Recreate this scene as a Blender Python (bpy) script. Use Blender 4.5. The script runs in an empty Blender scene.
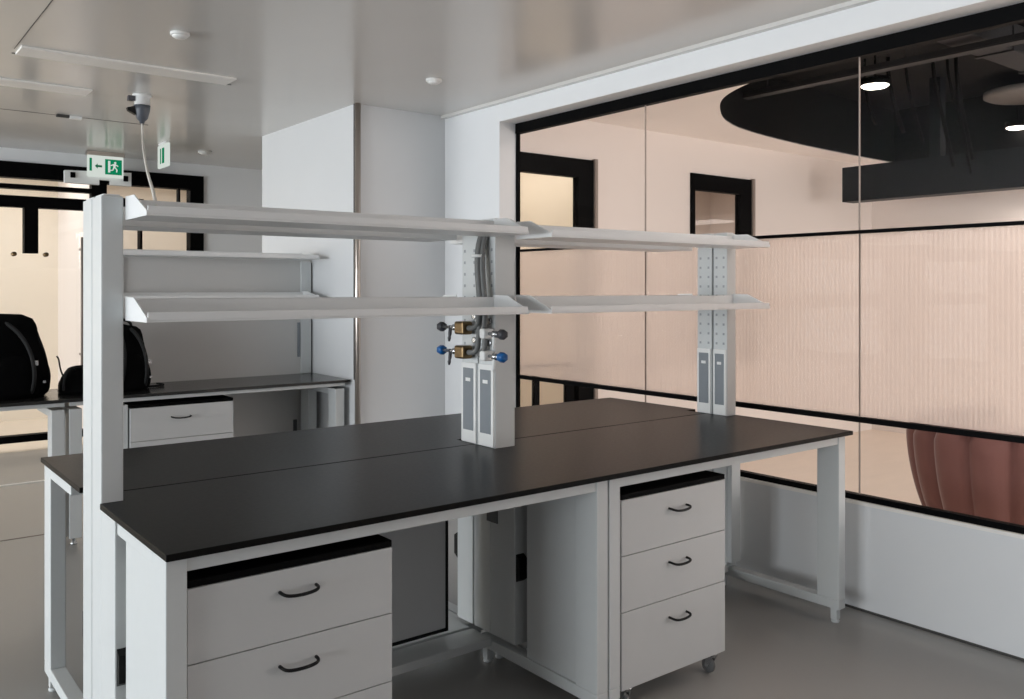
import bpy, bmesh, math, random
from mathutils import Vector, Matrix
random.seed(4)
sc = bpy.context.scene
COL = sc.collection

# ------------------------------------------------------------------ materials
def newmat(name):
    m = bpy.data.materials.new(name); m.use_nodes = True
    nt = m.node_tree; nt.nodes.clear()
    out = nt.nodes.new('ShaderNodeOutputMaterial')
    return m, nt, out

def srgb(r, g, b):
    f = lambda v: (v/255/12.92) if v/255 <= .04045 else ((v/255+.055)/1.055)**2.4
    return (f(r), f(g), f(b), 1)

def pbr(name, col, rough=.5, metal=0, spec=.5, noise=0, nscale=8, bump=0, bscale=200, coat=0, rvar=0, stretch=None):
    m, nt, out = newmat(name)
    b = nt.nodes.new('ShaderNodeBsdfPrincipled')
    nt.links.new(b.outputs[0], out.inputs[0])
    b.inputs['Base Color'].default_value = col
    b.inputs['Roughness'].default_value = rough
    b.inputs['Metallic'].default_value = metal
    b.inputs['Specular IOR Level'].default_value = spec
    b.inputs['Coat Weight'].default_value = coat
    if noise or bump or rvar:
        tc = nt.nodes.new('ShaderNodeTexCoord')
        vec = tc.outputs['Object']
        if stretch:
            mp = nt.nodes.new('ShaderNodeMapping'); mp.inputs['Scale'].default_value = stretch
            nt.links.new(vec, mp.inputs[0]); vec = mp.outputs[0]
    if noise or rvar:
        n = nt.nodes.new('ShaderNodeTexNoise'); n.inputs['Scale'].default_value = nscale
        n.inputs['Detail'].default_value = 5
        nt.links.new(vec, n.inputs['Vector'])
    if noise:
        mx = nt.nodes.new('ShaderNodeMix'); mx.data_type = 'RGBA'
        mx.inputs[6].default_value = tuple(c*(1-noise) for c in col[:3])+(1,)
        mx.inputs[7].default_value = tuple(min(1, c*(1+noise)) for c in col[:3])+(1,)
        nt.links.new(n.outputs[0], mx.inputs[0]); nt.links.new(mx.outputs[2], b.inputs['Base Color'])
    if rvar:
        mr = nt.nodes.new('ShaderNodeMapRange')
        mr.inputs[3].default_value = max(.02, rough-rvar); mr.inputs[4].default_value = rough+rvar
        nt.links.new(n.outputs[0], mr.inputs[0]); nt.links.new(mr.outputs[0], b.inputs['Roughness'])
    if bump:
        n2 = nt.nodes.new('ShaderNodeTexNoise'); n2.inputs['Scale'].default_value = bscale
        nt.links.new(vec, n2.inputs['Vector'])
        bp = nt.nodes.new('ShaderNodeBump'); bp.inputs['Strength'].default_value = bump; bp.inputs['Distance'].default_value = .002
        nt.links.new(n2.outputs[0], bp.inputs['Height']); nt.links.new(bp.outputs[0], b.inputs['Normal'])
    return m

def emis(name, col, s):
    m, nt, out = newmat(name)
    e = nt.nodes.new('ShaderNodeEmission'); e.inputs[0].default_value = col; e.inputs[1].default_value = s
    nt.links.new(e.outputs[0], out.inputs[0]); return m

def clear_glass(name, tint=(.97, .97, .97, 1), ior=1.45):
    m, nt, out = newmat(name)
    t = nt.nodes.new('ShaderNodeBsdfTransparent'); t.inputs[0].default_value = tint
    g = nt.nodes.new('ShaderNodeBsdfGlossy'); g.inputs['Roughness'].default_value = .01
    f = nt.nodes.new('ShaderNodeFresnel')
    ge = nt.nodes.new('ShaderNodeNewGeometry'); mi = nt.nodes.new('ShaderNodeMix')
    mi.inputs[2].default_value = ior; mi.inputs[3].default_value = 1/ior     # same reflectance on both faces of the pane
    nt.links.new(ge.outputs['Backfacing'], mi.inputs[0]); nt.links.new(mi.outputs[0], f.inputs[0])
    mx = nt.nodes.new('ShaderNodeMixShader')
    nt.links.new(f.outputs[0], mx.inputs[0]); nt.links.new(t.outputs[0], mx.inputs[1]); nt.links.new(g.outputs[0], mx.inputs[2])
    nt.links.new(mx.outputs[0], out.inputs[0]); return m

def fluted_glass(name):
    """pale film of narrow vertical flutes: mostly lets blurred light through, part of it scatters"""
    m, nt, out = newmat(name)
    tc = nt.nodes.new('ShaderNodeTexCoord')
    w = nt.nodes.new('ShaderNodeTexWave'); w.wave_type = 'BANDS'; w.bands_direction = 'Y'
    w.inputs['Scale'].default_value = 14; w.inputs['Distortion'].default_value = 0
    nt.links.new(tc.outputs['Object'], w.inputs['Vector'])
    bp = nt.nodes.new('ShaderNodeBump'); bp.inputs['Strength'].default_value = .2; bp.inputs['Distance'].default_value = .005
    nt.links.new(w.outputs[1], bp.inputs['Height'])
    r = nt.nodes.new('ShaderNodeBsdfRefraction'); r.inputs['Roughness'].default_value = .22; r.inputs['IOR'].default_value = 1.25
    r.inputs[0].default_value = (1, .95, .92, 1)
    nt.links.new(bp.outputs[0], r.inputs['Normal'])
    tl = nt.nodes.new('ShaderNodeBsdfTranslucent'); tl.inputs[0].default_value = (1, .93, .89, 1)
    nt.links.new(bp.outputs[0], tl.inputs['Normal'])
    df = nt.nodes.new('ShaderNodeBsdfDiffuse'); df.inputs[0].default_value = (.9, .85, .81, 1)
    nt.links.new(bp.outputs[0], df.inputs['Normal'])
    tr = nt.nodes.new('ShaderNodeBsdfTransparent'); tr.inputs[0].default_value = (.97, .95, .93, 1)
    def mix(a, b, f):
        x = nt.nodes.new('ShaderNodeMixShader'); x.inputs[0].default_value = f
        nt.links.new(a.outputs[0], x.inputs[1]); nt.links.new(b.outputs[0], x.inputs[2]); return x
    a = mix(r, tr, .25); a = mix(a, tl, .40); a = mix(a, df, .10)
    nt.links.new(a.outputs[0], out.inputs[0]); return m

M = {}
M['steel'] = pbr('powder_coated_steel', srgb(209, 212, 212), .42, noise=.02, nscale=30, bump=.03)
M['shelf'] = pbr('shelf_steel', srgb(236, 237, 237), .38, noise=.02, nscale=20)
M['top'] = pbr('black_worktop', srgb(23, 22, 21), .3, spec=.07, noise=.1, nscale=60, rvar=.04)
M['topback'] = pbr('dark_back_worktop', srgb(40, 39, 38), .22, spec=.5, noise=.1, nscale=60)
M['partition'] = pbr('grey_partition', srgb(205, 204, 202), .5, noise=.015, nscale=3)
M['drawer'] = pbr('drawer_laminate', srgb(204, 205, 205), .5, noise=.02, nscale=12)
M['carcass'] = pbr('carcass_laminate', srgb(196, 196, 193), .5, noise=.02)
M['black'] = pbr('black_plastic', srgb(9, 9, 10), .45, spec=.3, noise=.1)
M['blackframe'] = pbr('black_powder_frame', srgb(4, 4, 5), .55, spec=.06, noise=.1)
M['blackboard'] = pbr('black_board', srgb(4, 4, 4), .7, spec=.1, noise=.1)
M['wall'] = pbr('white_wall_paint', srgb(234, 235, 236), .6, noise=.015, nscale=5, bump=.05, bscale=300)
M['wallgrey'] = pbr('grey_white_panel', srgb(219, 220, 221), .5, noise=.015, nscale=3)
M['ceil'] = pbr('ceiling_metal', srgb(217, 214, 210), .2, spec=.5, noise=.03, nscale=1.5, rvar=.04)
M['ceiltrim'] = pbr('ceiling_trim', srgb(250, 247, 242), .35, noise=.01)
M['groove'] = pbr('groove_shadow_gap', srgb(70, 68, 66), .7, noise=.05)
M['floor'] = pbr('lab_vinyl', srgb(158, 156, 153), .3, spec=.4, noise=.015, nscale=2, rvar=.03, bump=.03, bscale=150)
M['floor2'] = pbr('lounge_floor', srgb(240, 224, 208), .4, noise=.06, nscale=2.5, stretch=(1, 3, 1))
M['floor3'] = pbr('corridor_floor', srgb(232, 221, 206), .25, noise=.03, nscale=3)
M['pink'] = pbr('pink_wall', srgb(229, 220, 214), .6, noise=.02, nscale=2)
M['pinkceil'] = pbr('pink_ceiling_raft', srgb(252, 245, 240), .6, noise=.015, nscale=2)
M['cream'] = pbr('cream_wall', srgb(242, 231, 214), .6, noise=.02, nscale=2)
M['void'] = pbr('black_open_ceiling', srgb(9, 10, 11), .6, spec=.15, noise=.2, nscale=1.5)
M['duct'] = pbr('dark_duct', srgb(38, 38, 40), .5, noise=.1, nscale=5)
M['beam'] = pbr('dark_beam', srgb(13, 16, 19), .5, spec=.2)
M['glass'] = clear_glass('clear_glass')
M['glasspink'] = clear_glass('clear_glass_partition', (.97, .955, .945, 1), 1.08)
M['flute'] = fluted_glass('fluted_glass')
M['seal'] = pbr('grey_seal', srgb(140, 128, 120), .6, noise=.05)
M['chrome'] = pbr('brushed_steel', srgb(190, 180, 172), .28, metal=.9, noise=.05, nscale=40, stretch=(1, 1, .05))
M['silver'] = pbr('silver_metal', srgb(205, 206, 207), .25, metal=.85, noise=.03)
M['brass'] = pbr('brass', srgb(118, 98, 70), .35, metal=.8, noise=.1, nscale=30)
M['blueknob'] = pbr('blue_plastic', srgb(10, 92, 158), .4, noise=.05)
M['greyknob'] = pbr('dark_grey_plastic', srgb(70, 70, 76), .45, noise=.05)
M['hose'] = pbr('grey_hose', srgb(112, 113, 112), .5, noise=.06, nscale=40)
M['socket'] = pbr('grey_socket_cover', srgb(128, 134, 140), .5, noise=.04, nscale=30)
M['slot'] = pbr('slot_shade', srgb(158, 162, 166), .5, noise=.03)
M['socketdark'] = pbr('socket_insert', srgb(92, 94, 97), .5, noise=.06)
M['white'] = pbr('white_plastic', srgb(236, 236, 234), .45, noise=.01)
M['green'] = pbr('safety_green', srgb(10, 138, 92), .5, noise=.03)
M['signface'] = emis('sign_diffuser', srgb(235, 244, 236), .75)
M['signgreen'] = emis('sign_green', srgb(16, 140, 95), .75)
M['velvet'] = pbr('rose_velvet', srgb(112, 74, 69), .75, noise=.08, nscale=14, bump=.2, bscale=300)
M['velvet'].node_tree.nodes['Principled BSDF'].inputs['Sheen Weight'].default_value = .35
M['velvet'].node_tree.nodes['Principled BSDF'].inputs['Sheen Roughness'].default_value = .35
M['fabric'] = pbr('black_nylon', srgb(4, 4, 5), .85, spec=.1, noise=.3, nscale=25, bump=.4, bscale=250)
M['fabric2'] = pbr('black_webbing', srgb(11, 11, 12), .7, noise=.2, nscale=60)
M['rubber'] = pbr('grey_rubber', srgb(96, 96, 96), .5, noise=.06)
M['lampglow'] = emis('lamp_glow', (1, .93, .84, 1), 9)
M['cable'] = pbr('white_cable', srgb(226, 222, 214), .45, noise=.02)
M['plug'] = pbr('slate_plug', srgb(86, 90, 98), .4, noise=.05)

# ------------------------------------------------------------------ mesh helpers
class MB:
    def __init__(s): s.bm = bmesh.new()
    def box(s, x0, x1, y0, y1, z0, z1, bev=0):
        b = bmesh.new()
        r = bmesh.ops.create_cube(b, size=1)
        for v in b.verts:
            v.co = Vector(((x0+x1)/2+v.co.x*(x1-x0), (y0+y1)/2+v.co.y*(y1-y0), (z0+z1)/2+v.co.z*(z1-z0)))
        if bev:
            bmesh.ops.bevel(b, geom=list(b.edges), offset=bev, segments=2, profile=.5, affect='EDGES')
        s._add(b); return s
    def _add(s, b, mat=None):
        if mat: bmesh.ops.transform(b, matrix=mat, verts=b.verts)
        me = bpy.data.meshes.new('tmp'); b.to_mesh(me); b.free()
        s.bm.from_mesh(me); bpy.data.meshes.remove(me)
    def prism(s, pts, a0, a1, axis='Z', bev=0):
        """polygon extruded along an axis. pts are (x,y) for Z, (y,z) for X, (x,z) for Y"""
        b = bmesh.new()
        def co(p, a):
            return {'Z': (p[0], p[1], a), 'X': (a, p[0], p[1]), 'Y': (p[0], a, p[1])}[axis]
        v0 = [b.verts.new(co(p, a0)) for p in pts]; v1 = [b.verts.new(co(p, a1)) for p in pts]
        n = len(pts)
        b.faces.new(v0); b.faces.new(v1[::-1])
        for i in range(n): b.faces.new((v0[i], v1[i], v1[(i+1) % n], v0[(i+1) % n]))
        bmesh.ops.recalc_face_normals(b, faces=b.faces)
        if bev: bmesh.ops.bevel(b, geom=list(b.edges), offset=bev, segments=2, profile=.5, affect='EDGES')
        s._add(b); return s
    def tube(s, pts, r, n=10, cap=True):
        """smooth tube through points; r a number or list"""
        pts = [Vector(p) for p in pts]; b = bmesh.new(); rings = []
        up = Vector((0, 0, 1))
        t0 = (pts[1]-pts[0]).normalized()
        nrm = t0.orthogonal().normalized()
        for i, p in enumerate(pts):
            t = (pts[min(i+1, len(pts)-1)]-pts[max(i-1, 0)]).normalized()
            nrm = (nrm - t*nrm.dot(t)).normalized(); bn = t.cross(nrm)
            rr = r[i] if isinstance(r, (list, tuple)) else r
            rings.append([b.verts.new(p+(nrm*math.cos(2*math.pi*k/n)+bn*math.sin(2*math.pi*k/n))*rr) for k in range(n)])
        for i in range(len(rings)-1):
            for k in range(n):
                f = b.faces.new((rings[i][k], rings[i][(k+1) % n], rings[i+1][(k+1) % n], rings[i+1][k])); f.smooth = True
        if cap: b.faces.new(rings[0][::-1]); b.faces.new(rings[-1])
        bmesh.ops.recalc_face_normals(b, faces=b.faces)
        s._add(b); return s
    def lathe(s, prof, c=(0, 0, 0), axis='Z', n=24):
        """profile of (radius, height) turned round an axis through c"""
        b = bmesh.new(); rings = []
        for r, h in prof:
            ring = []
            for k in range(n):
                a = 2*math.pi*k/n
                p = (r*math.cos(a), r*math.sin(a), h)
                if axis == 'X': p = (p[2], p[0], p[1])
                if axis == 'Y': p = (p[1], p[2], p[0])
                ring.append(b.verts.new(Vector(p)+Vector(c)))
            rings.append(ring)
        for i in range(len(rings)-1):
            for k in range(n):
                f = b.faces.new((rings[i][k], rings[i][(k+1) % n], rings[i+1][(k+1) % n], rings[i+1][k])); f.smooth = True
        b.faces.new(rings[0][::-1]); b.faces.new(rings[-1])
        bmesh.ops.recalc_face_normals(b, faces=b.faces)
        s._add(b); return s
    def grid(s, f, nu, nv, smooth=True):
        b = bmesh.new()
        V = [[b.verts.new(f(i/nu, j/nv)) for j in range(nv+1)] for i in range(nu+1)]
        for i in range(nu):
            for j in range(nv):
                fa = b.faces.new((V[i][j], V[i+1][j], V[i+1][j+1], V[i][j+1])); fa.smooth = smooth
        s._add(b); return s
    def build(s, name, mat, parent=None, loc=(0, 0, 0)):
        me = bpy.data.meshes.new(name); s.bm.to_mesh(me); s.bm.free()
        o = bpy.data.objects.new(name, me); COL.objects.link(o)
        me.materials.append(mat); o.location = loc
        if parent: o.parent = parent
        return o

def tag(o, label, cat, group=None):
    o['label'] = label; o['category'] = cat
    if group: o['group'] = group
    return o
def thing(name, label, cat, loc=(0, 0, 0), group=None, rz=0):
    o = bpy.data.objects.new(name, None); COL.objects.link(o)
    o.location = loc; o.rotation_euler = (0, 0, rz); o.empty_display_size = .05
    return tag(o, label, cat, group)
def struct(o):
    o['kind'] = 'structure'; return o
def box(name, mat, dims, parent=None, bev=0):
    return MB().box(*dims, bev=bev).build(name, mat, parent)
def kids(o): return [c for c in bpy.data.objects if c.parent == o]
def copy_tree(o, parent=None, loc=None, label=None):
    c = o.copy(); COL.objects.link(c)
    if parent: c.parent = parent
    if loc is not None: c.location = loc
    if label: c['label'] = label
    for ch in kids(o): copy_tree(ch, c)
    return c
def bez(p0, p1, p2, p3, n=14):
    p0, p1, p2, p3 = map(Vector, (p0, p1, p2, p3))
    return [p0*(1-t)**3+p1*3*t*(1-t)**2+p2*3*t*t*(1-t)+p3*t**3 for t in (i/n for i in range(n+1))]

ZC = 2.915      # laboratory ceiling
XW = 3.962      # glazing plane
XP = 3.83       # plaster plane of the right wall
# ------------------------------------------------------------------ the setting
struct(box('floor', M['floor'], (-10.2, XW+.03, -1.6, 9.57, -.1, 0)))
struct(box('lounge_floor', M['floor2'], (XW+.03, 9.4, -1.6, 9.57, -.1, 0)))
struct(box('corridor_floor', M['floor3'], (-10.2, 6, 9.57, 12.2, -.1, 0)))
cl = struct(box('ceiling', M['ceil'], (-10.2, XW+.08, -1.6, 9.72, ZC, ZC+.12)))
# shadow joints of the big metal ceiling panels and the two pale strips
def strip(name, mat, d): return struct(box(name, mat, d))
strip('trim_1', M['groove'], (.838, .842, 2.2, 5.62, ZC-.0015, ZC+.002))
strip('trim_2', M['groove'], (-1.6, 2.1, 7.55, 7.562, ZC-.0015, ZC+.002))
strip('trim_3', M['groove'], (.843, 2.12, 5.722, 5.736, ZC-.002, ZC+.002))
MB().box(.86, 2.08, 5.52, 5.72, ZC-.012, ZC+.002, bev=.003).build('trim_4', M['ceiltrim'])
MB().box(-.8, 1.43, 6.44, 6.64, ZC-.012, ZC+.002, bev=.003).build('trim_5', M['ceiltrim'])
for n in ('trim_4', 'trim_5'): struct(bpy.data.objects[n])

# right wall: plaster beside the glazing, lintel over it, dado under it
w = MB()
w.box(XP, XW+.03, 5.03, 5.80, 0, ZC)
w.box(XP, XW+.08, -1.6, 5.03, 2.766, ZC)
w.box(XW, XW+.08, -1.6, 5.03, 0, .529)
struct(w.build('wall_right', M['wall']))
struct(MB().box(XP-.010, XP, 5.03, 5.07, 0, 2.766).box(XP-.010, XP, -1.6, 5.07, 2.766, 2.785).build('trim_6', M['wall']))
struct(box('trim_12', M['ceil'], (XP-.04, XP, -1.6, 5.75, ZC-.022, ZC)))
struct(box('trim_7', M['ceiltrim'], (XW-.012, XW+.09, -1.6, 5.03, .515, .531)))
struct(MB().box(-3, 1.60, 7.97, 8.0, 0, .006).build('trim_15', M['ceiltrim']))
struct(MB().box(-3, 1.2, 6.235, 6.25, 0, .002).build('trim_16', M['seal']))
struct(box('baseboard_right', M['groove'], (XW-.003, XW, -1.6, 5.03, 0, .012)))

# glazing bays (window_1 is the bay nearest the corner)
joints = [5.03, 3.759, 2.337, .915, -.507, -1.6]
for i in range(len(joints)-1):
    y1, y0 = joints[i], joints[i+1]
    win = struct(box('window_%d' % (i+1), M['glasspink'], (XW+.02, XW+.03, y0+.003, y1-.003, .56, 2.70)))
    fl = MB().box(XW+.032, XW+.036, y0+.004, y1-.004, .94, 1.833).build('fluted_film', M['flute'], win)
    f = MB()
    f.box(XW+.008, XW+.05, y0, y1, .531, .558); f.box(XW+.002, XW+.05, y0, y1, 2.695, 2.78)
    f.box(XW+.012, XW+.042, y0, y1, .911, .937); f.box(XW+.014, XW+.040, y0, y1, 1.833, 1.850)
    f.build('frame_rail', M['blackframe'], win)
    MB().box(XW+.018, XW+.028, y0-.002, y0+.002, .56, 2.70).build('joint_seal', M['seal'], win)
struct(box('trim_8', M['blackframe'], (XW+.008, XW+.035, 5.012, 5.03, .529, 2.78)))

# boxed-in column between the laboratory and the far end
struct(MB().box(3.05, XP, 5.75, 7.49, 0, ZC).build('wall_column', M['wallgrey']))
g = MB().tube([(3.055, 5.728, 0), (3.055, 5.728, 1.45), (3.055, 5.728, ZC)], .022, 16).build('trim_9', M['chrome'])
struct(g)
struct(MB().box(3.045, 3.05, 5.755, 5.775, .9, ZC).build('trim_10', M['groove']))

# far wall with the black framed corridor glazing
YF = 9.6
w = MB()
w.box(3.24, 4.3, YF, YF+.12, 0, ZC); w.box(-10.2, 3.24, YF, YF+.12, 2.785, ZC)
struct(w.build('wall_far', M['wall']))
win = struct(box('window_6', M['glass'], (-10.2, 3.10, YF+.05, YF+.06, .15, 2.64)))
f = MB()
f.box(-10.2, 3.24, YF-.03, YF+.1, 2.635, 2.785); f.box(3.096, 3.24, YF-.03, YF+.1, 0, 2.64)
f.box(-10.2, 3.096, YF-.02, YF+.09, .085, .15)
f.build('frame_rail', M['blackframe'], win)
f = MB()
f.box(-10.2, 2.26, YF-.02, YF+.09, 2.352, 2.462); f.box(-10.2, 2.12, YF-.02, YF+.09, 2.53, 2.573)
f.box(2.12, 2.262, YF-.02, YF+.09, 2.352, 2.64)
f.box(2.262, 2.62, YF-.02, YF+.09, 2.40, 2.50)
f.box(2.585, 2.607, YF-.02, YF+.09, .15, 2.40)
f.box(2.98, 3.0, YF, YF+.07, 2.40, 2.64); f.box(2.262, 3.096, YF, YF+.07, 2.44, 2.47)
f.build('transom', M['blackframe'], win)
f = MB(); f.box(1.518, 1.639, YF-.02, YF+.09, 1.91, 2.352); f.build('hanging_post', M['blackframe'], win)
f = MB(); f.tube([(2.022, YF-.06, .8), (2.022, YF-.06, 2.08)], .014, 10)
f.box(2.015, 2.029, YF-.06, YF+.05, .9, .92); f.box(2.015, 2.029, YF-.06, YF+.05, 1.95, 1.97)
f.build('pull_bar', M['seal'], win)
f = MB(); f.lathe([(.0, -.07), (.022, -.07), (.022, 0), (.012, .0)], (1.433, YF+.05, 1.90), 'Y', 14).lathe([(.0, -.07), (.022, -.07), (.022, 0), (.012, 0)], (1.709, YF+.05, 1.90), 'Y', 14)
f.build('glass_clamp', M['brass'], win)
# corridor beyond
struct(MB().box(-10.2, 6, 11.9, 12.0, 0, 2.9).build('wall_corridor', M['cream']))
struct(MB().box(2.25, 2.33, 10.2, 11.9, 0, 2.9).box(3.9, 4.0, YF+.12, 11.9, 0, 2.9).build('trim_11', M['pink']))
struct(MB().box(-10.2, 6, YF+.12, 12.0, 2.9, 3.0).build('ceiling_corridor', M['cream']))

# lounge behind the glazing
YL = 5.25
d1 = (3.995, 4.936, 2.61); d2 = (6.143, 7.014, 2.61)
w = MB()
w.box(XW+.03, d1[1], YL, YL+.12, d1[2], 3.5); w.box(d1[1], d2[0], YL, YL+.12, 0, 3.5)
w.box(d2[0], d2[1], YL, YL+.12, d2[2], 3.5); w.box(d2[0], d2[1], YL, YL+.12, 0, .88); w.box(d2[1], 9.4, YL, YL+.12, 0, 3.5)
struct(w.build('wall_lounge_back', M['pink']))
struct(MB().box(9.2, 9.4, -1.6, YL, 0, 3.5).build('wall_lounge_far', M['pink']))
def doorframe(n, x0, x1, z1, stiles=()):
    d = struct(MB().box(x1-.165, x1, YL-.02, YL+.05, 0, z1).box(x0, x1-.165, YL-.02, YL+.05, z1-.148, z1).box(x0, x0+.05, YL-.02, YL+.05, 0, z1-.148).build('door_%d' % n, M['blackframe']))
    MB().box(x1, x1+.03, YL-.04, YL+.02, 0, z1+.01).build('architrave', M['seal'], d)
    MB().box(x0+.05, x1-.165, YL+.015, YL+.025, 0, z1-.148).build('glazed_leaf', M['glass'], d)
    f = MB()
    for a, b in stiles: f.box(a, b, YL+.005, YL+.04, 0, .95)
    f.box(x0+.05, x1-.165, YL+.005, YL+.04, .95, .98)
    f.build('leaf_rail', M['blackframe'], d)
    return d
doorframe(1, 3.995, 4.936, 2.61, ((4.332, 4.383), (4.66, 4.745)))
x0, x1, z1 = 6.143, 7.014, 2.61
d = struct(MB().box(x1-.165, x1, YL-.02, YL+.05, .88, z1).box(x0, x1-.165, YL-.02, YL+.05, z1-.148, z1).box(x0, x0+.05, YL-.02, YL+.05, .88, z1-.148).box(x0+.05, x1-.165, YL-.02, YL+.05, .88, .93).build('window_7', M['blackframe']))
MB().box(x1, x1+.03, YL-.04, YL+.02, .86, z1+.01).build('architrave', M['seal'], d)
MB().box(x0+.05, x1-.165, YL+.015, YL+.025, .93, z1-.148).build('pane', M['glass'], d)
# rooms behind those two doors
w = MB(); w.box(3.8, 5.6, 7.6, 7.7, 0, 2.9); w.box(5.5, 5.6, YL+.14, 7.6, 0, 2.9)
struct(w.build('wall_inner_cream', M['cream']))
w = MB(); w.box(5.7, 9.4, 7.6, 7.7, 0, 2.9); w.box(5.62, 5.7, YL+.14, 7.6, 0, 2.9); w.box(9.3, 9.4, YL+.14, 7.6, 0, 2.9)
struct(w.build('wall_inner_pink', M['pink']))
struct(MB().box(XW+.09, 9.4, YL+.14, 7.7, 2.9, 3.0).build('ceiling_inner', M['cream']))

# lounge ceiling: pink raft round a black opening with a rounded corner
zr = 2.93
def smooth(P, k=6):
    out = []
    for i in range(len(P)-1):
        a, b, c, d = P[max(i-1, 0)], P[i], P[i+1], P[min(i+2, len(P)-1)]
        for q in range(k):
            t = q/k
            out.append(tuple(.5*(2*b[n]+(c[n]-a[n])*t+(2*a[n]-5*b[n]+4*c[n]-d[n])*t*t+(3*b[n]-a[n]-3*c[n]+d[n])*t**3) for n in range(len(b))))
    return out+[P[-1]]
edge = smooth([(4.75, -1.6), (4.75, 3.0), (4.76, 3.25), (4.83, 3.60), (5.05, 4.0), (5.39, 4.31), (5.82, 4.58), (6.35, 4.75), (7.29, 4.88), (8.24, 4.935), (9.2, 4.965)])
struct(MB().prism([(XW+.08, -1.6)] + edge + [(9.2, YL), (XW+.08, YL)], zr, zr+.012, 'Z').build('ceiling_raft', M['pinkceil']))
def up(u, v):
    k = min(int(u*(len(edge)-1)+.5), len(edge)-1)
    return Vector((edge[k][0], edge[k][1], zr+.003+.57*v))
struct(MB().grid(up, len(edge)-1, 1).build('trim_13', M['void']))
struct(MB().box(9.15, 9.2, -1.6, 4.965, zr-.02, 3.5).build('trim_14', M['void']))
struct(MB().box(4.0, 9.4, -1.6, YL, 3.5, 3.6).build('ceiling_void', M['void']))
struct(MB().box(7.95, 8.15, -1.6, 4.848, 2.425, 2.765).box(8.0, 8.1, 3.9, 4.0, 2.765, 3.5).box(8.0, 8.1, 1.5, 1.6, 2.765, 3.5).build('ceiling_beam', M['beam']))

# ------------------------------------------------------------------ the double laboratory bench
X0, X1 = .668, 3.781
YA, YB, YC = 2.249, 3.861, 3.055
T = .90
# worktops, notched round the service columns
def topmb(y_front, y_mid, notch):
    s = 1 if y_mid > y_front else -1
    yn = notch
    p = [(X0, y_front), (X1, y_front), (X1, yn), (3.706, yn), (3.706, y_mid), (2.302, y_mid), (2.302, yn), (2.192, yn), (2.192, y_mid), (.740, y_mid), (.740, yn), (X0, yn)]
    return MB().prism(p, T-.019, T, 'Z', bev=.0025)
tag(topmb(YA, YC-.003, 2.918).build('worktop', M['top']), 'black worktop nearest the camera, over the two white drawer units', 'worktop', 'black worktops of the double bench')
tag(topmb(YB, YC+.003, 3.192).build('worktop', M['top']), 'black worktop on the far half of the double bench, beyond the centre seam', 'worktop', 'black worktops of the double bench')

def bench_frame(label, x0, x1, front, panel_left, panel_right):
    """a steel table frame; front=True for the near half. x0..x1 outer faces of its side frames"""
    s = 1 if front else -1
    yo = 2.28 if front else 2*YC-2.28            # outer face of the legs
    Y = lambda d: yo+s*d
    def bx(m, xa, xb, da, db, za, zb, bev=.003):
        a, b = sorted((Y(da), Y(db))); m.box(xa, xb, a, b, za, zb, bev); return m
    t = thing('bench_frame', label, 'bench frame', ((x0+x1)/2, (yo+YC)/2, 0), 'white steel frames under the double bench')
    t.location = (0, 0, 0)
    lw, ld = .054, .115
    for xa, xb, pn in ((x0, x0+lw, panel_left), (x1-lw, x1, panel_right)):
        bx(MB(), xa, xb, 0, ld, .112, T-.02).build('leg', M['steel'], t)
        bx(MB(), xa, xb, 0, .72, .068, .112).build('bottom_rail', M['steel'], t)
        bx(MB(), xa, xb, ld, .465, T-.06, T-.02).build('side_rail', M['steel'], t)
        for d in (.035, .69):
            c = (xa+xb)/2
            m = MB(); a, b = Y(d)-.016, Y(d)+.016
            m.box(c-.016, c+.016, a, b, .014, .068, .002)
            m.lathe([(.0, 0), (.018, 0), (.02, .008), (.012, .016), (.0, .016)], (c, Y(d), 0), 'Z', 12)
            m.build('foot', M['steel'], t)
        if pn:
            bx(MB(), xa+.010, xb-.022, ld, .41, .112, T-.06, .002).build('infill_panel', M['steel'], t)
    bx(MB(), x0+lw, x1-lw, .005, .045, T-.062, T-.02).build('apron', M['steel'], t)
    bx(MB(), x0+lw, x1-lw, .63, .765, .088, .122).build('cross_rail', M['steel'], t)
    return t
XM = 2.222
bench_frame('white steel bench frame over the near-left drawer unit, nearest the camera', .676, XM, True, True, True)
bench_frame('white steel bench frame around the near-right drawer unit on castors, up to the glazing', XM+.008, 3.765, True, False, False)
bench_frame('white steel bench frame of the far half, on the left behind the tall corner post', .676, XM, False, False, False)
bench_frame('white steel bench frame of the far half, on the right by the glazing', XM+.008, 3.765, False, False, False)

# modesty panel in the middle of the bench, left bay
t = tag(MB().box(.80, 2.03, YC-.012, YC+.012, .155, .84, .002).build('modesty_panel', M['wallgrey']), 'grey back panel with black edge seal under the worktop, right of the near-left drawers', 'panel')
MB().box(2.03, 2.042, YC-.014, YC+.014, .142, .84).box(.80, 2.042, YC-.014, YC+.014, .142, .155).build('edge_seal', M['black'], t)

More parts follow.
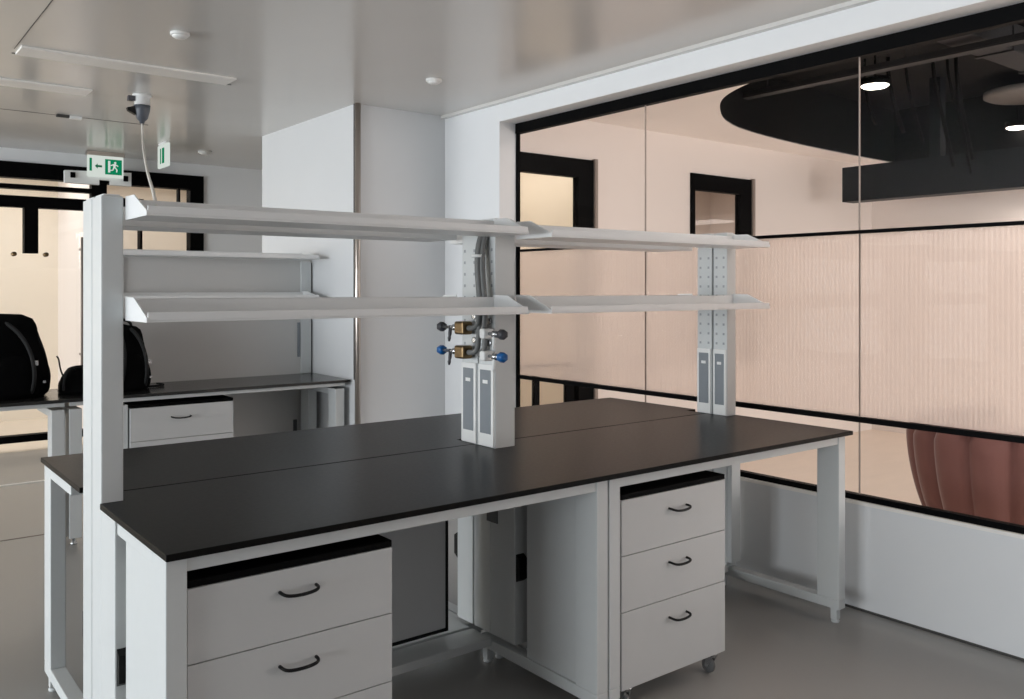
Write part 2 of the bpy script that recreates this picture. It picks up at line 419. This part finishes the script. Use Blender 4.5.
# service columns: slim posts above the tops, deeper uprights below
def column(xa, xb, front, label, sockets, lowx=None, ys=3.04, ye=3.16, deep=True):
    s = -1 if front else 1
    y0, y1 = (2.92, ys-.005) if front else (ys+.005, ye)
    t = thing('service_column', label, 'service column', ((xa+xb)/2, (y0+y1)/2, 0), 'service columns of the double bench')
    t.location = (0, 0, 0)
    zt = 1.852
    MB().box(xa, xb, y0, y1, .137 if deep else .07, zt, .004).build('post', M['steel'], t)
    la, lb = lowx or (xa, xb)
    ly0, ly1 = (2.757 if deep else 2.89, ys-.003) if front else (ys+.003, ye+.01)
    if front: MB().box(la, lb, ly0, y0-.0005, .137, T-.022, .004).build('upright', M['steel'], t)
    if lowx and deep: MB().box(la, xa-.0005, y0, y1, .137, T-.07, .002).build('cover_plate', M['steel'], t)
    MB().box(xa+.008, xb-.008, y0+.008, y1-.008, zt, zt+.006, .002).build('end_cap', M['wallgrey'], t)
    # black cable clip on the outer edge of the upright
    yc = ly0-.0 if front else ly1
    c = MB(); ya, yb = (yc-.03, yc) if front else (yc, yc+.03)
    c.prism([(yc, .39), (yc, .50), (yc+s*.024, .485), (yc+s*.024, .405)], la+.006, la+.045, 'X')
    if deep: c.build('cable_clip', M['black'], t)
    else: c.bm.free()
    if sockets:
        m = (y0+y1)/2
        hw = (y1-y0)/2
        sp = MB().box(xa-.007, xa+.001, m-hw+.004, m+hw-.004, T+.002, 1.245, .002).build('socket_strip', M['white'], t)
        MB().box(xa-.0085, xa-.006, m-hw*.66, m+hw*.66, .955, 1.222, .0008).build('socket_cover', M['socket'], sp)
        MB().box(xa-.0095, xa-.008, m-hw*.3, m+hw*.3, 1.165, 1.18).build('name_plate', M['white'], sp)
        lm = (ly0+ly1)/2
        if deep: MB().box(la-.004, la+.001, lm-.03, lm+.045, .60, .74, .002).build('lower_outlet', M['socketdark'], t)
        sl = MB(); z = 1.27
        while z < 1.76:
            for yy in (y0+.022, y1-.022): sl.box(xa-.0008, xa+.001, yy-.006, yy+.006, z, z+.012)
            z += .05
        sl = sl.build('slot_row', M['slot'], t)
    return t
column(.672, .738, True, 'tall white post at the near-left end of the bench, its near half', False)
column(.672, .738, False, 'tall white post at the left end of the bench, far half behind the groove', False)
column(2.194, 2.300, True, 'white service column in mid bench with grey sockets, its near half', True, (2.17, 2.275))
column(2.194, 2.300, False, 'white service column in mid bench with grey sockets, its far half', True, (2.17, 2.275))
column(3.708, 3.781, True, 'slotted white service column by the glazing, right-hand one of the two', True, None, 3.015, 3.118, False)
column(3.708, 3.781, False, 'slotted white service column by the glazing, left-hand one of the two', True, None, 3.015, 3.118, False)

# shelves hung on the columns
def shelf(x0, x1, zb, front, label, yp=None, depth=.229, grp='white steel shelves over the double bench', ups=.066):
    s = -1 if front else 1
    yb = yp if yp is not None else (2.919 if front else 3.191)
    t = thing('shelf', label, 'shelf', (0, 0, 0), grp)
    def bx(m, xa, xb, da, db, za, zb_, bev=.0015):
        a, b = sorted((yb+s*da, yb+s*db)); m.box(xa, xb, a, b, za, zb_, bev); return m
    th = .004
    bx(MB(), x0+.002, x1-.002, 0.001, depth, zb, zb+.006).build('tray', M['shelf'], t)
    bx(MB(), x0+.002, x1-.002, depth-.005, depth+.001, zb+.006, zb+.03).build('front_lip', M['shelf'], t)
    bx(MB(), x0+.002, x1-.002, .001, .006, zb+.006, zb+ups).build('back_edge', M['shelf'], t)
    prof = [(0, 0), (depth+.002, 0), (depth+.002, .014), (.095, ups+.006), (0, ups+.008)]
    for xa in (x0-.002, x1-.002):
        MB().prism([(yb+s*p, zb+q) for p, q in prof], xa, xa+th, 'X').build('end_bracket', M['shelf'], t)
    return t
shelf(.745, 2.186, 1.778, True, 'upper white shelf of the left bay, near side, facing the camera')
shelf(.745, 2.186, 1.463, True, 'lower white shelf of the left bay, near side, facing the camera')
shelf(2.307, 3.752, 1.772, True, 'upper white shelf of the right bay, near side, against the pink glazing')
shelf(2.307, 3.752, 1.463, True, 'lower white shelf of the right bay, near side, against the pink glazing')
shelf(.745, 2.186, 1.778, False, 'upper white shelf of the left bay on the far side of the posts')
shelf(.745, 2.186, 1.463, False, 'lower white shelf of the left bay on the far side of the posts')
shelf(2.307, 3.752, 1.772, False, 'upper white shelf of the right bay on the far side of the posts')
shelf(2.307, 3.752, 1.463, False, 'lower white shelf of the right bay on the far side of the posts')

# ------------------------------------------------------------------ drawer units
def handle_mb(xc, y, z, w):
    h = w/2
    m = MB()
    pts = bez((xc-h, y, z+.004), (xc-h, y-.032, z+.004), (xc-h*.9, y-.032, z-.003), (xc, y-.032, z-.004), 10)
    pts += bez((xc, y-.032, z-.004), (xc+h*.9, y-.032, z-.003), (xc+h, y-.032, z+.004), (xc+h, y, z+.004), 10)[1:]
    m.tube(pts, .0048, 8)
    return m
def pedestal(label, x0, x1, yf, depth, zb, splits, ztop, hx, hw, hz, feet=True, group='white drawer units with black tops'):
    t = thing('drawer_unit', label, 'drawer unit', (0, 0, 0), group)
    MB().box(x0+.002, x1-.002, yf+.02, yf+depth, zb, ztop-.002, .002).build('carcass', M['carcass'], t)
    MB().box(x0, x1, yf+.001, yf+depth+.005, ztop, ztop+.02, .002).build('top_panel', M['blackboard'], t)
    zs = [zb]+splits+[ztop]
    for i in range(len(zs)-1):
        f = MB().box(x0, x1, yf, yf+.019, zs[i]+.0015, zs[i+1]-.0015, .0012).build('drawer', M['drawer'], t)
        handle_mb(hx, yf, hz[i], hw).build('handle', M['black'], f)
    if feet:
        for cx in (x0+.05, x1-.05):
            for cy in (yf+.024, yf+depth-.06):
                c = MB()
                c.lathe([(0, -.0), (.022, 0), (.022, -.006), (.012, -.008), (.012, -.018), (0, -.018)], (cx, cy, zb), 'Z', 14)
                c.prism([(cy-.012, zb-.012), (cy+.016, zb-.012), (cy+.03, .028), (cy+.014, .024)], cx-.017, cx-.012, 'X')
                c.prism([(cy-.012, zb-.012), (cy+.016, zb-.012), (cy+.03, .028), (cy+.014, .024)], cx+.012, cx+.017, 'X')
                c.tube([(cx-.018, cy+.02, .031), (cx+.018, cy+.02, .031)], .004, 8)
                c = c.build('castor', M['silver'], t)
                MB().lathe([(.008, -.01), (.027, -.01), (.031, -.005), (.031, .005), (.027, .01), (.008, .01)], (cx, cy+.02, .031), 'X', 20).build('wheel', M['rubber'], c)
    return t
pedestal('white drawer unit with black top at the near-left end, nearest the camera', .737, 1.342, 2.30, .56, .085, [.385, .589], .788, 1.041, .108, [.29, .518, .722])
pedestal('white three-drawer unit with black top on castors, under the right bay', 2.296, 2.889, 2.285, .56, .087, [.374, .581], .788, 2.602, .100, [.298, .510, .716])

# ------------------------------------------------------------------ gas hoses and taps on the mid column
t = thing('hose_bundle', 'grey bundle of hoses down the face of the mid service column', 'hoses', (0, 0, 0))
top = [(2.138, 2.958), (2.150, 2.980), (2.150, 2.945), (2.166, 2.965)]
ends = [(2.152, 3.085, 1.396), (2.152, 3.085, 1.293), (2.152, 2.922, 1.378), (2.152, 2.922, 1.286)]
for (tx, ty), (ex, ey, ez) in zip(top, ends):
    sgn = 1 if ey > 3.0 else -1
    up = bez((2.185, ty+.02, 1.79), (tx+.03, ty+.02, 1.785), (tx, ty+.02, 1.74), (tx, ty, 1.60), 10)
    mid_ = bez((tx, ty, 1.60), (tx, ty-.012, 1.52), (tx+.005, ty-.015, ez+.12), (tx+.005, ty+sgn*.005, ez+.05), 8)[1:]
    lo = bez((tx+.005, ty+sgn*.005, ez+.05), (tx+.008, ty+sgn*.01, ez+.005), (ex, ey-sgn*.08, ez), (ex, ey-sgn*.034, ez), 8)[1:]
    MB().tube(up+mid_+lo, .0115, 10).build('hose', M['hose'], t)
MB().lathe([(.028, -.006), (.031, -.006), (.031, .006), (.028, .006)], (2.155, 2.981, 1.70), 'Z', 18).build('cable_tie', M['white'], t)
def tap(label, z, side, mat):
    s = side; yb = 3.09 if s > 0 else 2.922; arm = .148 if s > 0 else .088
    x = 2.152
    t = thing('gas_tap', label, 'gas tap', (0, 0, 0), 'gas taps on the mid column')
    m = MB(); m.box(x-.026, x+.026, yb-.034*(1 if s > 0 else .55), yb+.034*(1 if s > 0 else .55), z-.028*(1 if s > 0 else .75), z+.028*(1 if s > 0 else .75), .008)
    m.tube([(x+.02, yb, z), (2.194, yb, z)], .014, 10)
    m.build('valve_body', M['brass'] if s > 0 else M['white'], t)
    m = MB(); m.tube([(x, yb+s*.018, z), (x, yb+s*(arm+.002), z)], .0075, 10)
    m.lathe([(0, -.012), (.014, -.012), (.014, .012), (0, .012)], (x, yb+s*.06, z), 'Y', 12)
    m.build('spindle', M['silver'], t)
    kb = MB()
    y0 = yb+s*arm
    prof = [(0, 0), (.017, 0), (.021, .005), (.021, .03), (.017, .036), (0, .036)]
    if s < 0: prof = [(r, -h) for r, h in prof]
    kb.lathe(prof, (x, y0, z), 'Y', 6)
    kb.build('knob', mat, t)
    nz = MB(); yn = yb+s*arm*.65
    nz.tube([(x, yn, z+.008), (x-.004, yn, z-.03), (x-.006, yn, z-.04), (x-.007, yn, z-.048), (x-.008, yn, z-.062)], [.008, .008, .006, .0075, .004], 10)
    nz.build('nozzle', M['greyknob'] if s > 0 else M['white'], t)
    MB().lathe([(.01, -.004), (.014, -.004), (.014, .004), (.01, .004)], (2.188, yb+.03*(-s if s > 0 else 1), z+.05), 'X', 12).build('blanking_plug', M['silver'], t)
    return t
tap('gas tap with dark grey knob, left and upper one on the mid column', 1.396, 1, M['greyknob'])
tap('gas tap with blue knob, left and lower one on the mid column', 1.293, 1, M['blueknob'])
tap('gas tap with dark grey knob, right and upper one on the mid column', 1.378, -1, M['greyknob'])
tap('gas tap with blue knob, right and lower one on the mid column', 1.286, -1, M['blueknob'])

# ------------------------------------------------------------------ bench along the back
RY = 5.80
rt = tag(MB().prism([(-.9, RY), (3.035, RY), (3.04, 6.46), (-.9, 6.46)], .88, .90, 'Z', bev=.0025).build('worktop', M['topback']), 'dark worktop of the back bench, carrying the black bags', 'worktop')
def back_frame(label, x0, x1, open_end=False):
    t = thing('bench_frame', label, 'bench frame', (0, 0, 0), 'white frames under the back bench')
    for xa in (x0, x1-.07):
        MB().box(xa, xa+.07, RY+.03, RY+.15, .05, .835, .003).build('leg', M['steel'], t)
        MB().box(xa, xa+.07, RY+.15, 6.29, .79, .835, .003).build('side_rail', M['steel'], t)
        if not (open_end and xa > x0):
            MB().box(xa, xa+.07, 6.29, 6.43, .05, .835, .003).build('leg', M['steel'], t)
            MB().box(xa, xa+.07, RY+.15, 6.29, .05, .095, .003).build('bottom_rail', M['steel'], t)
        for y in (RY+.09,) if open_end and xa > x0 else (RY+.09, 6.36): MB().lathe([(0, 0), (.02, 0), (.02, .012), (.01, .02), (.01, .05), (0, .05)], (xa+.035, y, 0), 'Z', 12).build('foot', M['silver'], t)
    MB().box(x0, x1, RY+.02, RY+.06, .855, .88, .003).build('apron', M['steel'], t)
    if not open_end: MB().box(x0+.07, x1-.07, 6.34, 6.38, .30, .345, .003).build('cross_rail', M['steel'], t)
    return t
back_frame('white frame of the back bench on the left, under the backpack', -.85, 1.138, True)
bf = back_frame('white frame of the back bench on the right, around the single drawer unit', 1.165, 3.0)
MB().box(1.43, 1.50, RY+.03, RY+.15, .05, .835, .003).build('leg', M['steel'], bf)
MB().lathe([(0, 0), (.02, 0), (.02, .012), (.01, .02), (.01, .05), (0, .05)], (1.465, RY+.09, 0), 'Z', 12).build('foot', M['silver'], bf)
pedestal('white drawer unit with black top under the back bench', 1.508, 2.165, RY+.01, .55, .085, [.35, .60], .812, 1.82, .12, [.25, .49, .735], group=None)

# partition with its posts behind the back bench
t = thing('partition_panel', 'grey partition standing along the rear edge of the back bench', 'partition', (0, 0, 0))
PY = 6.48
MB().box(1.53, 3.036, PY, PY+.04, .0, 1.80, .003).build('panel', M['partition'], t)
MB().box(3.036, 3.046, PY-.003, PY+.04, 0, 1.77).build('edge_seal', M['black'], t)
for x in (1.55, 2.95):
    MB().box(x, x+.085, PY-.02, PY, .9, 1.78, .003).build('post', M['steel'], t)
MB().box(2.925, 2.945, PY-.012, PY, 1.03, 1.30, .002).build('cable_cover', M['socket'], t)
MB().box(2.89, 2.92, PY-.01, PY, .44, .54, .002).build('outlet', M['socketdark'], t)
shelf(1.55, 2.96, 1.79, True, 'upper shelf on the grey partition over the back bench', yp=PY-.02, depth=.30, grp='shelves on the back partition', ups=.05)
shelf(1.55, 2.96, 1.488, True, 'lower shelf on the grey partition over the back bench', yp=PY-.02, depth=.30, grp='shelves on the back partition', ups=.05)

# ------------------------------------------------------------------ bags on the back bench
def sag_body(name, cx, cy, z0, w, d, h, parent, mat, lean=0, taper=.62, seed=0, nu=30, nv=22):
    rnd = random.Random(seed)
    ph = [rnd.uniform(0, 6.28) for _ in range(6)]
    def f(u, v):
        a = u*2*math.pi
        k = v
        # cross-section: rounded rectangle, narrowing to the top and closing over
        prof = (1-(1-taper)*k**1.6)
        if v > .86: prof *= math.sqrt(max(0, 1-((v-.86)/.14)**2))*.98+.0
        if v < .06: prof *= .9+.1*(v/.06)
        ca, sa = math.cos(a), math.sin(a)
        e = .55
        x = math.copysign(abs(ca)**e, ca)*w/2*prof; y = math.copysign(abs(sa)**e, sa)*d/2*prof
        wr = .012*math.sin(5*a+ph[0]+4*v)+.01*math.sin(9*v+ph[1]+2*a)+.006*math.sin(13*a+ph[2]-11*v)
        x *= 1+wr*3; y *= 1+wr*3
        zz = h*(v if v < .86 else .86+.14*math.sin((v-.86)/.14*math.pi/2))
        return Vector((cx+x+lean*v, cy+y, z0+zz*(1+.03*math.sin(a+ph[3])*(v > .3))))
    return MB().grid(f, nu, nv).build(name, mat, parent)
Zt = .901
def backpack(label, cx, cy, w, d, h, lean, taper, seed):
    t = thing('backpack', label, 'backpack', (0, 0, 0), 'black backpacks on the back bench')
    sag_body('bag_body', cx, cy, Zt, w, d, h, t, M['fabric'], lean, taper, seed)
    sag_body('front_pocket', cx+lean*.2, cy-d*.45, Zt+.01, w*.72, d*.4, h*.52, t, M['fabric'], lean*.4, .8, seed+3)
    s = MB()
    tx = cx+lean
    s.tube(bez((tx-.06, cy, Zt+h*.97), (tx-.06, cy-.01, Zt+h*1.09), (tx+.05, cy-.01, Zt+h*1.1), (tx+.06, cy, Zt+h*.97), 10), .009, 8)
    s.build('grab_handle', M['fabric2'], t)
    s = MB()
    s.tube(bez((tx+w*.12, cy-d*.3, Zt+h*.93), (cx+w*.3, cy-d*.75, Zt+h*.75), (cx+w*.35, cy-d*.8, Zt+h*.3), (cx+w*.3, cy-d*.55, Zt+.03), 14), .012, 8)
    s.tube(bez((tx-w*.15, cy-d*.3, Zt+h*.93), (cx-w*.1, cy-d*.78, Zt+h*.75), (cx-w*.15, cy-d*.82, Zt+h*.3), (cx-w*.2, cy-d*.58, Zt+.03), 14), .012, 8)
    s.build('strap', M['fabric2'], t)
    bk = MB(); bk.box(cx+w*.30, cx+w*.30+.03, cy-d*.72, cy-d*.70, Zt+h*.40, Zt+h*.42+.02, .003)
    bk.box(cx+w*.40, cx+w*.40+.018, cy-d*.55, cy-d*.53, Zt+h*.17, Zt+h*.17+.018, .003)
    bk.build('buckle', M['silver'], t)
    return t
backpack('black backpack with top handle, at the left edge of the back bench', .80, 6.14, .62, .28, .50, -.03, .80, 1)
backpack('black backpack right of the tall post, before the grey partition', 1.565, 6.16, .30, .24, .43, -.02, .72, 8)
t = thing('soft_bag', 'low slumped black bag lying between the two backpacks', 'bag', (0, 0, 0))
sag_body('bag_body', 1.275, 6.13, Zt, .24, .22, .17, t, M['fabric'], .02, .6, 12)
MB().tube(bez((1.17, 6.02, Zt+.03), (1.16, 6.0, Zt+.12), (1.2, 6.0, Zt+.2), (1.24, 6.06, Zt+.15), 12), .008, 8).tube(bez((1.19, 6.1, Zt+.10), (1.15, 6.1, Zt+.17), (1.17, 6.1, Zt+.22), (1.145, 6.1, Zt+.24), 8), .005, 6).build('strap', M['fabric2'], t)
cb = MB(); cb.tube(bez((1.70, 6.15, Zt+.008), (1.80, 6.1, Zt+.008), (1.86, 6.2, Zt+.008), (1.80, 6.27, Zt+.012), 12), .007, 8)
tag(cb.build('loose_strap', M['fabric2']), 'short black strap lying on the back worktop beside the right backpack', 'strap')

# ------------------------------------------------------------------ ceiling fittings
def detector(x, y, label, r=.055):
    t = thing('smoke_detector', label, 'smoke detector', (x, y, ZC), 'white ceiling detectors')
    MB().lathe([(0, 0), (r*1.1, 0), (r*1.1, -.012), (r, -.016), (0, -.016)], (0, 0, 0), 'Z', 24).build('base', M['white'], t)
    MB().lathe([(r*.85, -.016), (r*.85, -.022), (r*.6, -.03), (0, -.031)], (0, 0, 0), 'Z', 24).build('sensor_head', M['white'], t)
    return t
detector(1.478, 4.735, 'white round detector on the nearest ceiling panel, upper left', .045)
detector(3.096, 4.775, 'white round detector on the ceiling above the mid service column', .048)
detector(2.945, 8.665, 'white round detector on the ceiling far back, left of the bright column', .06)
t = thing('ceiling_clip', 'tiny clip in the ceiling joint at the far left', 'ceiling clip', (1.50, 7.52, ZC))
MB().box(-.09, .0, -.02, .02, -.02, 0, .004).build('bracket', M['groove'], t)
MB().box(.002, .09, -.02, .02, -.025, 0, .004).build('cover', M['white'], t)

# power connector with its cable
px, py = 1.742, 6.414
t = thing('power_connector', 'grey and white power connector plugged into the ceiling', 'connector', (px, py, ZC))
MB().lathe([(0, 0), (.062, 0), (.062, -.012), (.05, -.018), (.05, -.075), (0, -.075)], (0, 0, 0), 'Z', 20).build('socket_housing', M['white'], t)
MB().lathe([(0, -.075), (.056, -.075), (.052, -.11), (.038, -.165), (.03, -.175), (.018, -.185), (.016, -.20), (0, -.20)], (0, 0, 0), 'Z', 20).build('plug_body', M['plug'], t)
MB().prism([(-.05, -.085), (-.10, -.10), (-.095, -.12), (-.045, -.145)], -.02, .02, 'Y').build('latch', M['black'], t)
MB().box(-.095, -.05, -.02, .02, -.05, -.015, .004).build('side_hinge', M['greyknob'], t)
p0 = (px, py, ZC-.20)
cb = MB().tube(smooth([p0, (1.71, 6.28, 2.60), (1.448, 5.3, 2.364), (1.165, 4.2, 2.098), (.936, 3.3, 1.909), (.81, 2.82, 1.805), (.80, 2.78, 1.793)], 5), .0065, 8)
tag(cb.build('power_cable', M['cable']), 'white cable drooping from the ceiling connector to the upper shelf', 'cable')

# exit signs
def man(m, cx, y, cz, s):
    """running figure in relief on the plane y, height s"""
    a, b = y-.003, y
    P_ = lambda *q: [(cx+u*s, cz+v*s) for u, v in q]
    m.lathe([(0, -.003), (.1*s, -.003), (.1*s, 0), (0, 0)], (cx+.08*s, y, cz+.40*s), 'Y', 14)
    m.prism(P_((-.10, .27), (.14, .30), (.10, -.04), (-.08, -.08)), a, b, 'Y')
    m.prism(P_((.12, .28), (.36, .12), (.32, .05), (.09, .18)), a, b, 'Y')
    m.prism(P_((-.09, .27), (-.34, .16), (-.30, .07), (-.06, .16)), a, b, 'Y')
    m.prism(P_((.0, -.04), (.12, -.04), (.30, -.26), (.24, -.50), (.16, -.48), (.19, -.27)), a, b, 'Y')
    m.prism(P_((-.09, -.06), (.04, -.06), (-.10, -.34), (-.38, -.38), (-.38, -.30), (-.16, -.26)), a, b, 'Y')
ey = 9.3
t = thing('exit_sign', 'green and white emergency exit sign hung from the ceiling before the far glazing', 'exit sign', (0, 0, 0))
MB().box(2.02, 2.35, ey, ey+.035, 2.665, 2.875, .004).build('sign_box', M['signface'], t)
MB().box(2.01, 2.36, ey-.01, ey+.05, 2.875, ZC, .003).build('ceiling_mount', M['chrome'], t)
MB().box(2.178, 2.334, ey-.004, ey-.0005, 2.695, 2.845).build('green_panel', M['signgreen'], t)
MB().box(2.036, 2.058, ey-.004, ey-.0005, 2.72, 2.845).build('green_bar', M['signgreen'], t)
m = MB(); man(m, 2.262, ey-.0045, 2.772, .105); m.box(2.205, 2.225, ey-.0075, ey-.0045, 2.715, 2.83).build('running_figure', M['signface'], t)
m = MB(); m.prism([(2.085, 2.77), (2.11, 2.795), (2.11, 2.78), (2.15, 2.78), (2.15, 2.76), (2.11, 2.76), (2.11, 2.745)], ey-.004, ey-.0005, 'Y').build('arrow', M['green'], t)
t = thing('emergency_light', 'white wall bar with two small dark spotlights behind the exit sign', 'emergency light', (0, 0, 0))
MB().prism([(1.83, 2.715), (2.44, 2.735), (2.44, 2.60), (2.245, 2.60), (2.245, 2.645), (2.14, 2.645), (2.14, 2.595), (1.83, 2.595)], ey+.06, ey+.12, 'Y').build('bar', M['white'], t)
for x in (1.90, 2.385):
    MB().box(x-.022, x+.022, ey+.045, ey+.06, 2.645, 2.70, .004).build('spotlight', M['blackframe'], t)
MB().box(2.06, 2.09, ey+.08, ey+.10, 2.71, ZC).box(2.28, 2.31, ey+.08, ey+.10, 2.71, ZC).build('bracket', M['white'], t)
t = thing('exit_sign', 'small edge-on exit sign under the ceiling, right of the hanging connector', 'exit sign', (0, 0, 0))
MB().box(2.45, 2.475, 8.21, 8.51, 2.685, 2.895, .004).build('sign_box', M['signface'], t)
MB().box(2.445, 2.48, 8.25, 8.47, 2.895, ZC, .002).build('ceiling_mount', M['white'], t)
MB().box(2.446, 2.4495, 8.30, 8.36, 2.72, 2.86).box(2.446, 2.4495, 8.40, 8.42, 2.72, 2.86).build('green_panel', M['signgreen'], t)

# ------------------------------------------------------------------ lounge things
def downlight(x, y, z, r, label, zt=3.5):
    t = thing('ceiling_lamp', label, 'lamp', (x, y, z), 'round lamps in the black lounge ceiling')
    MB().lathe([(0, .004), (r, .004), (r*1.06, 0), (r*1.06, .06), (0, .06)], (0, 0, 0), 'Z', 28).build('housing', M['blackframe'], t)
    MB().lathe([(0, -.012), (r*.8, -.012), (r*.96, 0), (r*.96, .003), (0, .003)], (0, 0, 0), 'Z', 28).build('diffuser', M['lampglow'], t)
    MB().tube([(0, 0, .06), (0, 0, zt-z)], .008, 8).build('stem', M['blackframe'], t)
    return t
downlight(6.672, 3.779, 3.20, .11, 'lit round lamp in the black ceiling, beside the glass joint')
downlight(9.03, 3.66, 3.115, .10, 'lit round lamp in the black ceiling at the right edge')
t = thing('ceiling_disc', 'large dull grey round ceiling disc high in the black lounge ceiling', 'ceiling disc', (8.75, 3.42, 3.33))
MB().lathe([(0, 0), (.36, 0), (.40, .02), (.40, .06), (0, .06)], (0, 0, 0), 'Z', 36).build('disc', pbr('grey_disc', srgb(120, 116, 112), .6, noise=.05), t)
MB().tube([(0, 0, .06), (0, 0, .17)], .02, 8).build('stem', M['duct'], t)
for i, (y0, y1, lab) in enumerate(((1.35, 1.75, 'dark duct crossing the lounge ceiling, nearer one'), (2.75, 3.0, 'dark duct crossing the lounge ceiling, farther one'))):
    t = thing('ventilation_duct', lab, 'duct', (0, 0, 0), 'dark ducts in the open lounge ceiling')
    MB().box(4.9, 7.9, y0, y1, 3.28, 3.48, .01).build('duct_run', M['duct'], t)
    f = MB()
    for k in range(4): f.box(5.2+k*.75, 5.24+k*.75, y0-.012, y1+.012, 3.268, 3.49)
    f.build('flange', M['duct'], t)
t = thing('cable_tray', 'slim dark tray along the lounge ceiling, above the hanging cables', 'cable tray', (0, 0, 0))
MB().box(6.2, 6.3, .6, 4.8, 3.20, 3.212, .003).box(6.2, 6.21, .6, 4.8, 3.212, 3.25).box(6.29, 6.3, .6, 4.8, 3.212, 3.25).build('tray', M['duct'], t)
f = MB()
for k in range(4): f.tube([(6.25, .9+k*1.2, 3.21), (6.25, .9+k*1.2, 3.5)], .006, 6)
f.build('hanger', M['duct'], t)
# dark cables hanging out of the open ceiling
for i, (x, y, dz, dx) in enumerate(((6.9, 4.0, .55, .05), (7.0, 3.85, .62, .1), (7.1, 3.75, .7, .12), (7.3, 3.62, .9, .16), (7.4, 3.55, .95, .2), (7.45, 3.50, .85, .12), (7.35, 3.45, .8, .05))):
    labs = ['leftmost', 'second from left', 'third from left', 'fourth from left', 'third from right', 'second from right', 'rightmost']
    c = MB().tube(bez((x, y, 3.5), (x, y, 3.3), (x+dx, y+.03, 3.2), (x+dx*1.6, y-.05, 3.5-dz), 12), .017 if i % 2 else .012, 8)
    tag(c.build('hanging_cable', M['blackboard']), 'dark cable hanging from the black lounge ceiling, %s of the seven' % labs[i], 'cable', 'dark cables hanging in the lounge')

# tub armchair with channel-tufted back
R = .52; acx, acy = 5.31, 2.155
t = thing('armchair', 'rose velvet tub armchair with vertical channels, seen behind the clear glass at the right', 'armchair', (acx, acy, 0))
NCH = 13
def shell(r_off, zlo, zhi):
    def f(u, v):
        a = math.radians(28+304*u)+math.radians(8)
        ch = (u*NCH) % 1
        puff = .055*(math.sin(math.pi*ch)**.6) if r_off >= 0 else .0
        tuck = 1 - .30*(1-v)**2.2
        round_ = -.06*max(0, (v-.85)/.15)**2
        r = (R+r_off+puff+round_)*tuck
        return Vector((r*math.cos(a), r*math.sin(a), zlo+(zhi-zlo)*v))
    return f
MB().grid(shell(0, .10, .82), NCH*10, 16).build('channelled_back', M['velvet'], t)
MB().grid(shell(-.14, .10, .82), 60, 12).build('inner_back', M['velvet'], t)
def rim(u, v):
    a = math.radians(28+304*u)+math.radians(8)
    b = v*math.pi
    rc = R-.055; rr = .08
    return Vector(((rc+rr*math.cos(b))*math.cos(a), (rc+rr*math.cos(b))*math.sin(a), .815+.03*math.sin(b)))
MB().grid(rim, 80, 8).build('top_rim', M['velvet'], t)
MB().lathe([(0, .14), (.33, .14), (.36, .18), (.37, .38), (.35, .44), (.3, .46), (0, .47)], (0, 0, 0), 'Z', 40).build('seat_cushion', M['velvet'], t)
for k in range(4):
    a = math.radians(45+90*k)
    MB().tube([(.27*math.cos(a), .27*math.sin(a), .145), (.32*math.cos(a), .32*math.sin(a), 0)], [.02, .013], 10).build('leg', M['black'], t)

# ------------------------------------------------------------------ lights
def area(name, loc, rot, sx, sy, e, col, spread=None):
    l = bpy.data.lights.new(name, 'AREA'); l.shape = 'RECTANGLE'; l.size = sx; l.size_y = sy; l.energy = e; l.color = col
    if spread: l.spread = spread
    o = bpy.data.objects.new(name, l); COL.objects.link(o); o.location = loc; o.rotation_euler = rot
    return o
R_ = math.radians
area('window_daylight', (-10.0, 5.0, 1.5), (0, R_(-90), 0), 2.7, 14, 1300, (.90, .955, 1.0))  # area light assumed for daylight from the left, out of view, no window built
area('lounge_window_light', (6.7, -1.58, 1.7), (R_(90), 0, 0), 4.8, 2.4, 182, (1, .975, .965))  # added area light out of view, evens the light on the lounge wall
area('lounge_raft_light', (4.36, 1.6, 2.92), (0, 0, 0), .4, 5.5, 30, (1, .93, .88))  # added area light under the raft, no fitting modelled
area('lounge_far_light', (8.7, 1.5, 2.4), (0, 0, 0), .6, 4.5, 30, (1, .93, .88))  # added area light at the far end of the lounge, no fitting modelled
area('corridor_light', (1.0, 10.8, 2.88), (0, 0, 0), 7.5, 1.2, 64, (1, .99, .975))  # assumed source for the bright corridor, bare area light without a fitting
area('inner_cream_light', (4.8, 6.5, 2.88), (0, 0, 0), 1.0, 1.4, 15, (1, .95, .87))  # assumed source for the cream room, bare area light without a fitting
area('inner_pink_light', (7.2, 6.5, 2.88), (0, 0, 0), 2.0, 1.4, 24, (1, .93, .88))  # assumed source for the pink room, bare area light without a fitting

wd = bpy.data.worlds.new('World'); sc.world = wd; wd.use_nodes = True
bg = wd.node_tree.nodes['Background']; bg.inputs[0].default_value = (.93, .96, 1, 1); bg.inputs[1].default_value = .215

# ------------------------------------------------------------------ camera
cam = bpy.data.cameras.new('Camera'); co = bpy.data.objects.new('Camera', cam); COL.objects.link(co)
co.location = (0, 0, 1.561); co.rotation_euler = (R_(90), 0, -R_(38.03))
cam.sensor_fit = 'HORIZONTAL'; cam.sensor_width = 36; cam.lens = 878.75/1024*36
cam.shift_y = -(349.5-289.24)/1024
cam.clip_start = .05
sc.camera = co
vs = sc.view_settings
sc.display_settings.display_device = 'sRGB'
vs.view_transform = 'Standard'; vs.look = 'None'; vs.exposure = 0; vs.gamma = 1; vs.use_curve_mapping = False
